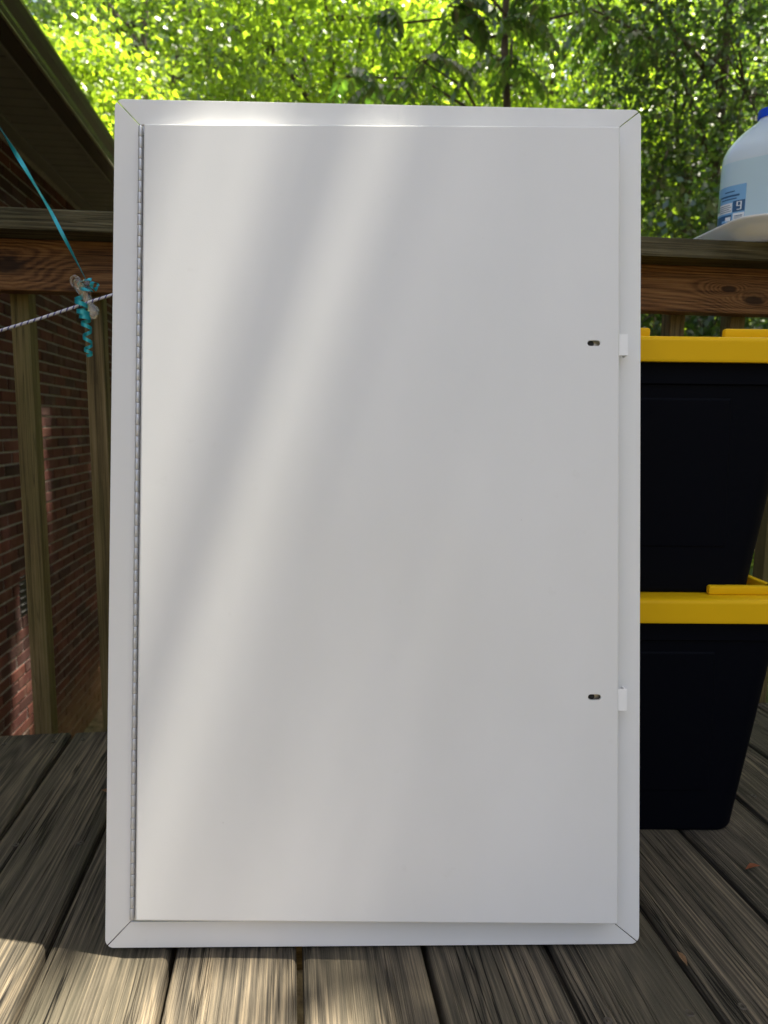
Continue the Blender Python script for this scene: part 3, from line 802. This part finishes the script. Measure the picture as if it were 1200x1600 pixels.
make_ribbon()

# ------------------------------------------------------------------ fallen leaves on the deck
def make_fallen(x, y, rz, s, label, tint):
    b = MB(); ring = []
    out = [(0, 0), (0.22, 0.10), (0.45, 0.17), (0.70, 0.12), (1.0, 0.0), (0.70, -0.13), (0.45, -0.16), (0.22, -0.10)]
    top = [b.bm.verts.new((px*s, py*s, 0.004+0.35*s*abs(py)*1.2+0.10*s*math.sin(px*3))) for px, py in out]
    mid = [b.bm.verts.new((px*s, 0, 0.0025+0.10*s*math.sin(px*3))) for px in (0.25, 0.5, 0.75)]
    f = b.bm.faces.new
    f((top[0], mid[0], top[1])); f((top[1], mid[0], mid[1], top[2])); f((top[2], mid[1], mid[2], top[3])); f((top[3], mid[2], top[4]))
    f((top[0], top[7], mid[0])); f((top[7], top[6], mid[1], mid[0])); f((top[6], top[5], mid[2], mid[1])); f((top[5], top[4], mid[2]))
    bmesh.ops.solidify(b.bm, geom=b.bm.faces[:], thickness=0.0006)
    o = b.build('fallen_leaf', simple('dry_leaf', tint, 0.8).m, None, loc=(x, y, 0.0005), rot=(0, 0, rz))
    tag(o, label, 'leaf')
make_fallen(0.505, 0.860, 0.3, 0.026, 'small rust-red dry leaf on the deck board beside the black tote', (0.30, 0.10, 0.04))
make_fallen(0.349, 0.690, 1.7, 0.022, 'small tan dry leaf at the gap between two deck boards', (0.40, 0.24, 0.12))
make_fallen(-0.435, 1.028, 2.6, 0.034, 'curled brown dry leaf on the deck behind the white panel edge', (0.28, 0.15, 0.07))

# ------------------------------------------------------------------ vegetation
def leaves_mesh(name, mat, C, T, Nn, L, Wd, fold=0.15):
    """C centres(base), T tip dirs, Nn normals, arrays; one rhombic folded leaf each"""
    n = len(C)
    T = T/np.linalg.norm(T, axis=1, keepdims=True)
    S = np.cross(T, Nn); S /= np.linalg.norm(S, axis=1, keepdims=True)+1e-9
    Nn = np.cross(S, T)
    L = L[:, None]; Wd = Wd[:, None]
    V = np.empty((n, 4, 3), np.float32)
    V[:, 0] = C; V[:, 2] = C+T*L-Nn*L*0.10
    V[:, 1] = C+T*L*0.45+S*Wd*0.5+Nn*Wd*fold; V[:, 3] = C+T*L*0.45-S*Wd*0.5+Nn*Wd*fold
    me = bpy.data.meshes.new(name)
    me.vertices.add(n*4); me.vertices.foreach_set('co', V.reshape(-1))
    me.loops.add(n*4); me.loops.foreach_set('vertex_index', np.arange(n*4, dtype=np.int32))
    me.polygons.add(n); me.polygons.foreach_set('loop_start', np.arange(0, n*4, 4, dtype=np.int32))
    me.update(calc_edges=True); me.materials.append(mat); return me
def rdirs(n, zb=0.0, flat=1.0):
    d = rng.normal(size=(n, 3)); d[:, 2] = d[:, 2]*flat+zb
    return d/np.linalg.norm(d, axis=1, keepdims=True)
def clump_leaves(cl, per, spread, flat=0.6):
    n = len(cl)*per
    c = np.repeat(cl, per, axis=0)+rng.normal(size=(n, 3))*np.array([spread, spread, spread*flat])
    return c
def tree(name, label, cat, base, top_z, crown, rad, nclump, per, spread, leaf, mat, trunk_r=0.12, group=None, keep=None, bend=(0, 0), limbs=9, lw=0.62, trunk_top=None, extra_clumps=None, shell=0.35):
    global rng
    bx, by = base; bz = ground_z(bx, by)-0.05
    rng = np.random.default_rng(int(abs(bx*971+by*313+rad[0]*57))+5)
    o = empty(name, (bx, by, bz), 0, label, cat, group)
    B = np.array([bx, by, bz])
    cc = np.array(crown); rr = np.array(rad)
    # clump centres through the crown volume
    d = rng.normal(size=(nclump*3, 3)); d /= np.linalg.norm(d, axis=1, keepdims=True)
    rad_ = rng.uniform(shell, 1.0, nclump*3)**0.6
    wob = 1+0.25*np.sin(d[:, 0]*5+d[:, 2]*4+bx)+0.15*np.sin(d[:, 1]*9+by)
    cl = cc+d*(rad_*wob)[:, None]*rr
    cl = cl[:nclump]
    if extra_clumps is not None: cl = np.concatenate([extra_clumps(), cl])
    if keep is not None: cl = cl[keep(cl)]
    # trunk and limbs
    b = MB(); tt = Vector((cc[0]+bend[0], cc[1]+bend[1], trunk_top if trunk_top is not None else cc[2]+rr[2]*0.5))
    base_v = Vector((bx, by, bz)); n = 10; tp = []
    for i in range(n+1):
        t = i/n; p = base_v.lerp(tt, t)
        p += Vector((math.sin(t*5+bx)*0.12, math.cos(t*4+by)*0.12, 0))*t*(tt.z-bz)/6
        lat = (tt-base_v); p.x += -lat.x*(t-t*t)*0.5; p.y += -lat.y*(t-t*t)*0.5
        tp.append(p)
    b.tube([p-base_v for p in tp], [trunk_r*(1-0.75*i/n) for i in range(n+1)], 10)
    tr = b.build('trunk', M_bark, o, 'all')
    b = MB()
    ends = []
    def clear(pts):
        if keep is None: return True
        q = np.array([list(a_.lerp(c_, k_/12)) for a_, c_ in zip(pts[:-1], pts[1:]) for k_ in range(13)])
        return bool(keep(q).all())
    for k in range(limbs):
        t = 0.35+0.6*k/limbs; i = min(n-1, int(t*n)); st = tp[i].lerp(tp[i+1], t*n-i)
        if len(cl) == 0: break
        for tries in range(40):
            e = Vector(cl[rng.integers(len(cl))]); mid = st.lerp(e, 0.5)+Vector((rnd.uniform(-.2, .2), rnd.uniform(-.2, .2), 0.15*(e-st).length))
            if clear([st, mid, e]): break
        else: continue
        r0 = trunk_r*0.4
        pts = [st, st.lerp(mid, 0.55), mid, mid.lerp(e, 0.6), e]
        b.tube([p-base_v for p in pts], [r0, r0*0.75, r0*0.5, r0*0.3, r0*0.12], 6)
        ends += [mid, mid.lerp(e, 0.5), e]
    E_ = np.array([list(e) for e in ends]+[list(p) for p in tp[4:]])
    for c in cl[:: max(1, len(cl)//140)]:
        q = E_[np.argmin(((E_-c)**2).sum(1))]; a, e = Vector(q), Vector(c)
        mid = a.lerp(e, 0.5)+Vector((rnd.uniform(-.1, .1), rnd.uniform(-.1, .1), 0.06))
        if not clear([a, mid, e]): continue
        b.tube([a-base_v, mid-base_v, e-base_v], [trunk_r*0.09, trunk_r*0.06, trunk_r*0.03], 4)
    b.build('branches', M_bark, o, 'all')
    C = clump_leaves(cl, per, spread)
    if keep is not None: C = C[keep(C)]
    m_ = len(C); T = rdirs(m_, -0.35); Nn = rdirs(m_, 0.9)
    L = leaf*rng.uniform(0.6, 1.25, m_)
    me = leaves_mesh(name+'_crown', mat, C-B, T, Nn, L, L*lw)
    cr = bpy.data.objects.new('crown', me); link(cr, o)
    return o

# shade tree overhead on the right: its gaps let the sun through in patches
SV = np.array(SUN); SH = SV[:2]/SV[2]
def footprint(p): return p[:, :2]-SH*p[:, 2:3]        # where a leaf's shadow meets the deck plane
def wall_foot(v, z):
    q = np.array([list(uv(UW, v, z))]); return footprint(q)[0]
GAPS = [((-0.40, 0.50), (0.55, 0.235), 1), ((0.02, 0.50), (0.20, 0.14), 0.9), ((-0.635, 1.085), (0.10, 0.075), 1), ((-0.2, 0.25), (0.8, 0.22), 1),
        ((-0.50, 0.75), (0.135, 0.095), 1), ((-0.30, 0.755), (0.065, 0.10), 0.65), ((-0.14, 0.755), (0.055, 0.10), 0.65), ((-0.02, 0.755), (0.06, 0.09), 0.6)]
for v, z in ((4.42, 0.70), (4.40, 0.45), (4.38, 0.22), (5.75, 0.6), (5.65, 0.2), (3.60, -0.1), (3.95, -0.95)):
    GAPS.append((tuple(wall_foot(v, z)), (0.23, 0.18), 1))
GAPS.append((tuple(footprint(np.array([list(uv(UW+0.25, 5.35, GZ))]))[0]), (0.16, 0.2), 1))
def overhead_keep(p):
    f = footprint(p); k = np.ones(len(p), bool)
    for (c, r, pr) in GAPS:
        d = ((f[:, 0]-c[0])/r[0])**2+((f[:, 1]-c[1])/r[1])**2
        k &= (d > 1.0) | (rng.random(len(p)) > pr)
    # keep clear of the picture
    v = p-np.array([0, 0, CAMH]); dep = v@np.array(c_fwd); up_ = v@np.array(c_up)
    k &= ~((dep > 0) & (up_ < dep*0.86))
    return k
def deck_shade():
    n = 150; f = np.stack([rng.uniform(-1.0, 1.0, n), rng.uniform(0.62, 1.45, n)], 1); z = rng.uniform(6.6, 8.2, n)
    return np.concatenate([f+SH*z[:, None], z[:, None]], 1)
tree('overhanging_tree', 'broad shade tree whose canopy spreads over the deck', 'tree', (5.0, -0.8), 9, (2.3, 1.3, 7.6), (3.5, 3.3, 1.4), 2700, 25, 0.24, 0.15, M_leafA, 0.22, keep=overhead_keep, extra_clumps=deck_shade, limbs=14, bend=(1.6, -1.3))
tree('overhanging_tree', 'tall shade tree beyond the railing shading the dark foliage', 'tree', (5.6, 4.2), 10, (2.6, 5.4, 8.6), (4.2, 3.4, 1.5), 1500, 22, 0.28, 0.16, M_leafA, 0.24, keep=overhead_keep, limbs=14, bend=(1.6, 0.5))

for (x_, y_, lab) in ((7.5, -8.0, 'added leafy sky-blocking tree right of the deck, well behind the photographer'), (8.5, -3.0, 'added leafy sky-blocking tree standing right of the deck, just behind the photographer'), (9.2, 1.8, 'added leafy sky-blocking tree standing right of the deck, level with the white panel'), (10.0, 6.4, 'added leafy sky-blocking tree right of the deck, past the railing corner')):  # out-of-view trees added to block the low sky from the right
    tree('sky_block_tree', lab, 'tree', (x_, y_), 0, (x_, y_, 3.6), (2.0, 2.6, 4.2), 260, 34, 0.42, 0.30, M_leafC, 0.16, group='added sky-blocking trees beside the deck')
# trees behind the railing.  (px, py, dist) -> world point, used to set each tree at its own distance
def at(px, py, Y):
    x = (px-600)/FPX; y = -(py-800)/FPX; x, y = cs*x-sn_*y, sn_*x+cs*y
    d = (x, cp+sp*y, -sp+cp*y); s_ = Y/d[1]
    return (d[0]*s_, Y, CAMH+d[2]*s_)
def T(px, py, Y, name, label, rad, ncl, per, spread, leaf, mat, group='trees behind the deck', base=None, **kw):
    c = at(px, py, Y)
    tree(name, label, 'tree', base or (c[0], Y+0.2), 0, c, rad, ncl, per, spread, leaf, mat, group=group, **kw)
T(120, 190, 9.4, 'young_tree', 'small chartreuse young tree just above the house gutter', (1.1, 0.9, 1.15), 150, 58, 0.17, 0.10, M_leafD, trunk_r=0.05, limbs=6)
T(230, 40, 13.0, 'broadleaf_tree', 'tall mid-green tree with visible grey trunk near the house roof', (3.0, 2.2, 3.4), 460, 56, 0.30, 0.105, M_leafA, trunk_r=0.16, limbs=12)
T(520, 60, 11.5, 'broadleaf_tree', 'sunlit yellow-green tree above the middle of the white panel', (2.6, 1.8, 2.6), 400, 56, 0.28, 0.11, M_leafB, trunk_r=0.13, limbs=10)
T(860, 40, 12.5, 'broadleaf_tree', 'yellow-green fine-leaved tree behind the drooping fronds', (2.4, 1.8, 3.2), 360, 44, 0.30, 0.11, M_leafB, trunk_r=0.13, limbs=10)
T(1130, 60, 9.0, 'broadleaf_tree', 'dark green dense tree above the water jug', (2.0, 1.3, 2.9), 420, 46, 0.26, 0.09, M_leafC, trunk_r=0.12, limbs=10)
T(1060, 300, 11.0, 'broadleaf_tree', 'mid-green tree showing between the panel and the water jug', (2.2, 1.5, 2.6), 330, 44, 0.28, 0.10, M_leafB, trunk_r=0.10, limbs=10)
for i, (px, py, Y, mat, lab) in enumerate(((1090, 330, 17, M_leafA, 'far tree low behind the gap beside the water jug'), (60, 120, 19, M_leafA, 'far tree behind the house roof corner'), (330, 20, 18, M_leafB, 'far sunlit tree between the trunk and the yellow-green tree'), (640, 60, 19, M_leafB, 'far sunlit tree behind the panel top edge'), (930, 60, 19, M_leafB, 'far yellow-green tree behind the panel corner'), (1250, 120, 18, M_leafB, 'far yellow-green tree beyond the water jug'))):
    T(px, py, Y, 'broadleaf_tree', lab, (3.8, 2.2, 4.6), 420, 34, 0.45, 0.19, mat, trunk_r=0.18, limbs=10)

# tree with drooping compound fronds
def make_frond_tree():
    base = (1.9, 8.6); bz = ground_z(*base)-0.05
    o = empty('compound_leaf_tree', (base[0], base[1], bz), 0, 'dark tree with long drooping feathery fronds above the panel', 'tree', 'trees behind the deck')
    B = Vector((base[0], base[1], bz))
    crown_pts = []
    b = MB(); top = Vector(at(800, -160, 7.4)); tp = [B.lerp(top, k/6)+Vector((0.1*math.sin(k), 0.1*math.cos(k*1.3), 0)) for k in range(7)]
    b.tube([p-B for p in tp], [0.08*(1-0.1*k) for k in range(7)], 8); b.build('trunk', M_bark, o, 'all')
    C, TT, NN, LL, WW = [], [], [], [], []
    b = MB()
    hubs = [(590, 40, 6.8), (700, 10, 6.5), (660, 95, 7.1), (770, 40, 6.6), (540, 120, 7.6), (800, 100, 7.4), (850, 0, 6.8), (950, 30, 7.4), (620, 140, 7.6), (1020, 60, 7.8)]
    for hx, hy, Y in hubs:
        hb = Vector(at(hx, hy, Y)); br = tp[4].lerp(tp[6], rnd.random())
        mid = br.lerp(hb, 0.55)+Vector((0, 0, 0.25))
        b.tube([br-B, mid-B, hb-B], [0.02, 0.014, 0.008], 5)
        for q in range(rnd.randint(5, 8)):
            az_ = rnd.uniform(0, 2*math.pi); ln = rnd.uniform(0.5, 0.85)
            dirh = Vector((math.cos(az_), math.sin(az_), 0)); pts = []
            for s_ in range(9):
                t = s_/8
                pts.append(hb+dirh*ln*t*(1-0.25*t)+Vector((0, 0, 0.22*t-0.62*t*t))*ln)
            b.tube([p-B for p in pts], [0.004]*8+[0.002], 4)
            side = dirh.cross(Vector((0, 0, 1)))
            for k in range(9):
                t = 0.12+0.88*k/8; i = min(7, int(t*8)); p = pts[i].lerp(pts[i+1], t*8-i); tn = (pts[i+1]-pts[i]).normalized()
                for sg in ((-1, 1) if k < 8 else (0,)):
                    tip = (side*sg*0.85+tn*0.6+Vector((0, 0, -0.45-rnd.random()*0.3))).normalized()
                    C.append(p-B); TT.append(tip); NN.append(Vector((rnd.gauss(0, .2), rnd.gauss(0, .2), 1))); l_ = rnd.uniform(0.13, 0.19)*(1-0.35*abs(t-0.45)); LL.append(l_); WW.append(l_*0.40)
    b.build('branches', M_bark, o, 'all')
    me = leaves_mesh('fronds', M_leafE, np.array(C), np.array(TT), np.array(NN), np.array(LL), np.array(WW))
    cr = bpy.data.objects.new('crown', me); link(cr, o)
make_frond_tree()

# shrubs just beyond the railing
for (px, py, Y, rad, mat, lab, lf) in ((1190, 880, 4.6, (0.8, 0.6, 0.9), M_leafB, 'bright leafy shrub glimpsed beside the black totes', 0.09), (1090, 520, 6.0, (1.1, 0.7, 1.4), M_leafC, 'dark leafy shrub seen between the balusters above the yellow lid', 0.08), (1330, 600, 6.0, (1.0, 0.7, 1.8), M_leafC, 'tall dark shrub beyond the railing past the totes', 0.09), (700, 700, 6.5, (1.6, 0.8, 1.5), M_leafA, 'green shrub hidden behind the white panel', 0.09)):
    c = at(px, py, Y)
    tree('shrub', lab, 'shrub', (c[0], Y), 0, c, rad, 130, 34, 0.16, lf, mat, trunk_r=0.03, group='shrubs beyond the railing', limbs=7, shell=0.1)

# far wood closing the view
def make_wood():
    n = 42000
    ang = rng.uniform(-1.1, 1.1, n); R = rng.uniform(25, 33, n)
    x, y = np.sin(ang)*R, np.cos(ang)*R
    z = rng.uniform(-0.5, 1.0, n)**1.0*15+2+2.5*np.sin(ang*17)+1.5*np.sin(ang*41+1)
    C = np.stack([x, y, z], 1); L = rng.uniform(0.4, 0.8, n)
    me = leaves_mesh('wood', M_leafA, C, rdirs(n, -0.3), rdirs(n, 0.6), L, L*0.7)
    o = bpy.data.objects.new('distant_woodland', me); link(o); tag(o, 'distant green woodland closing the view behind the trees', 'woodland', kind='stuff')
make_wood()
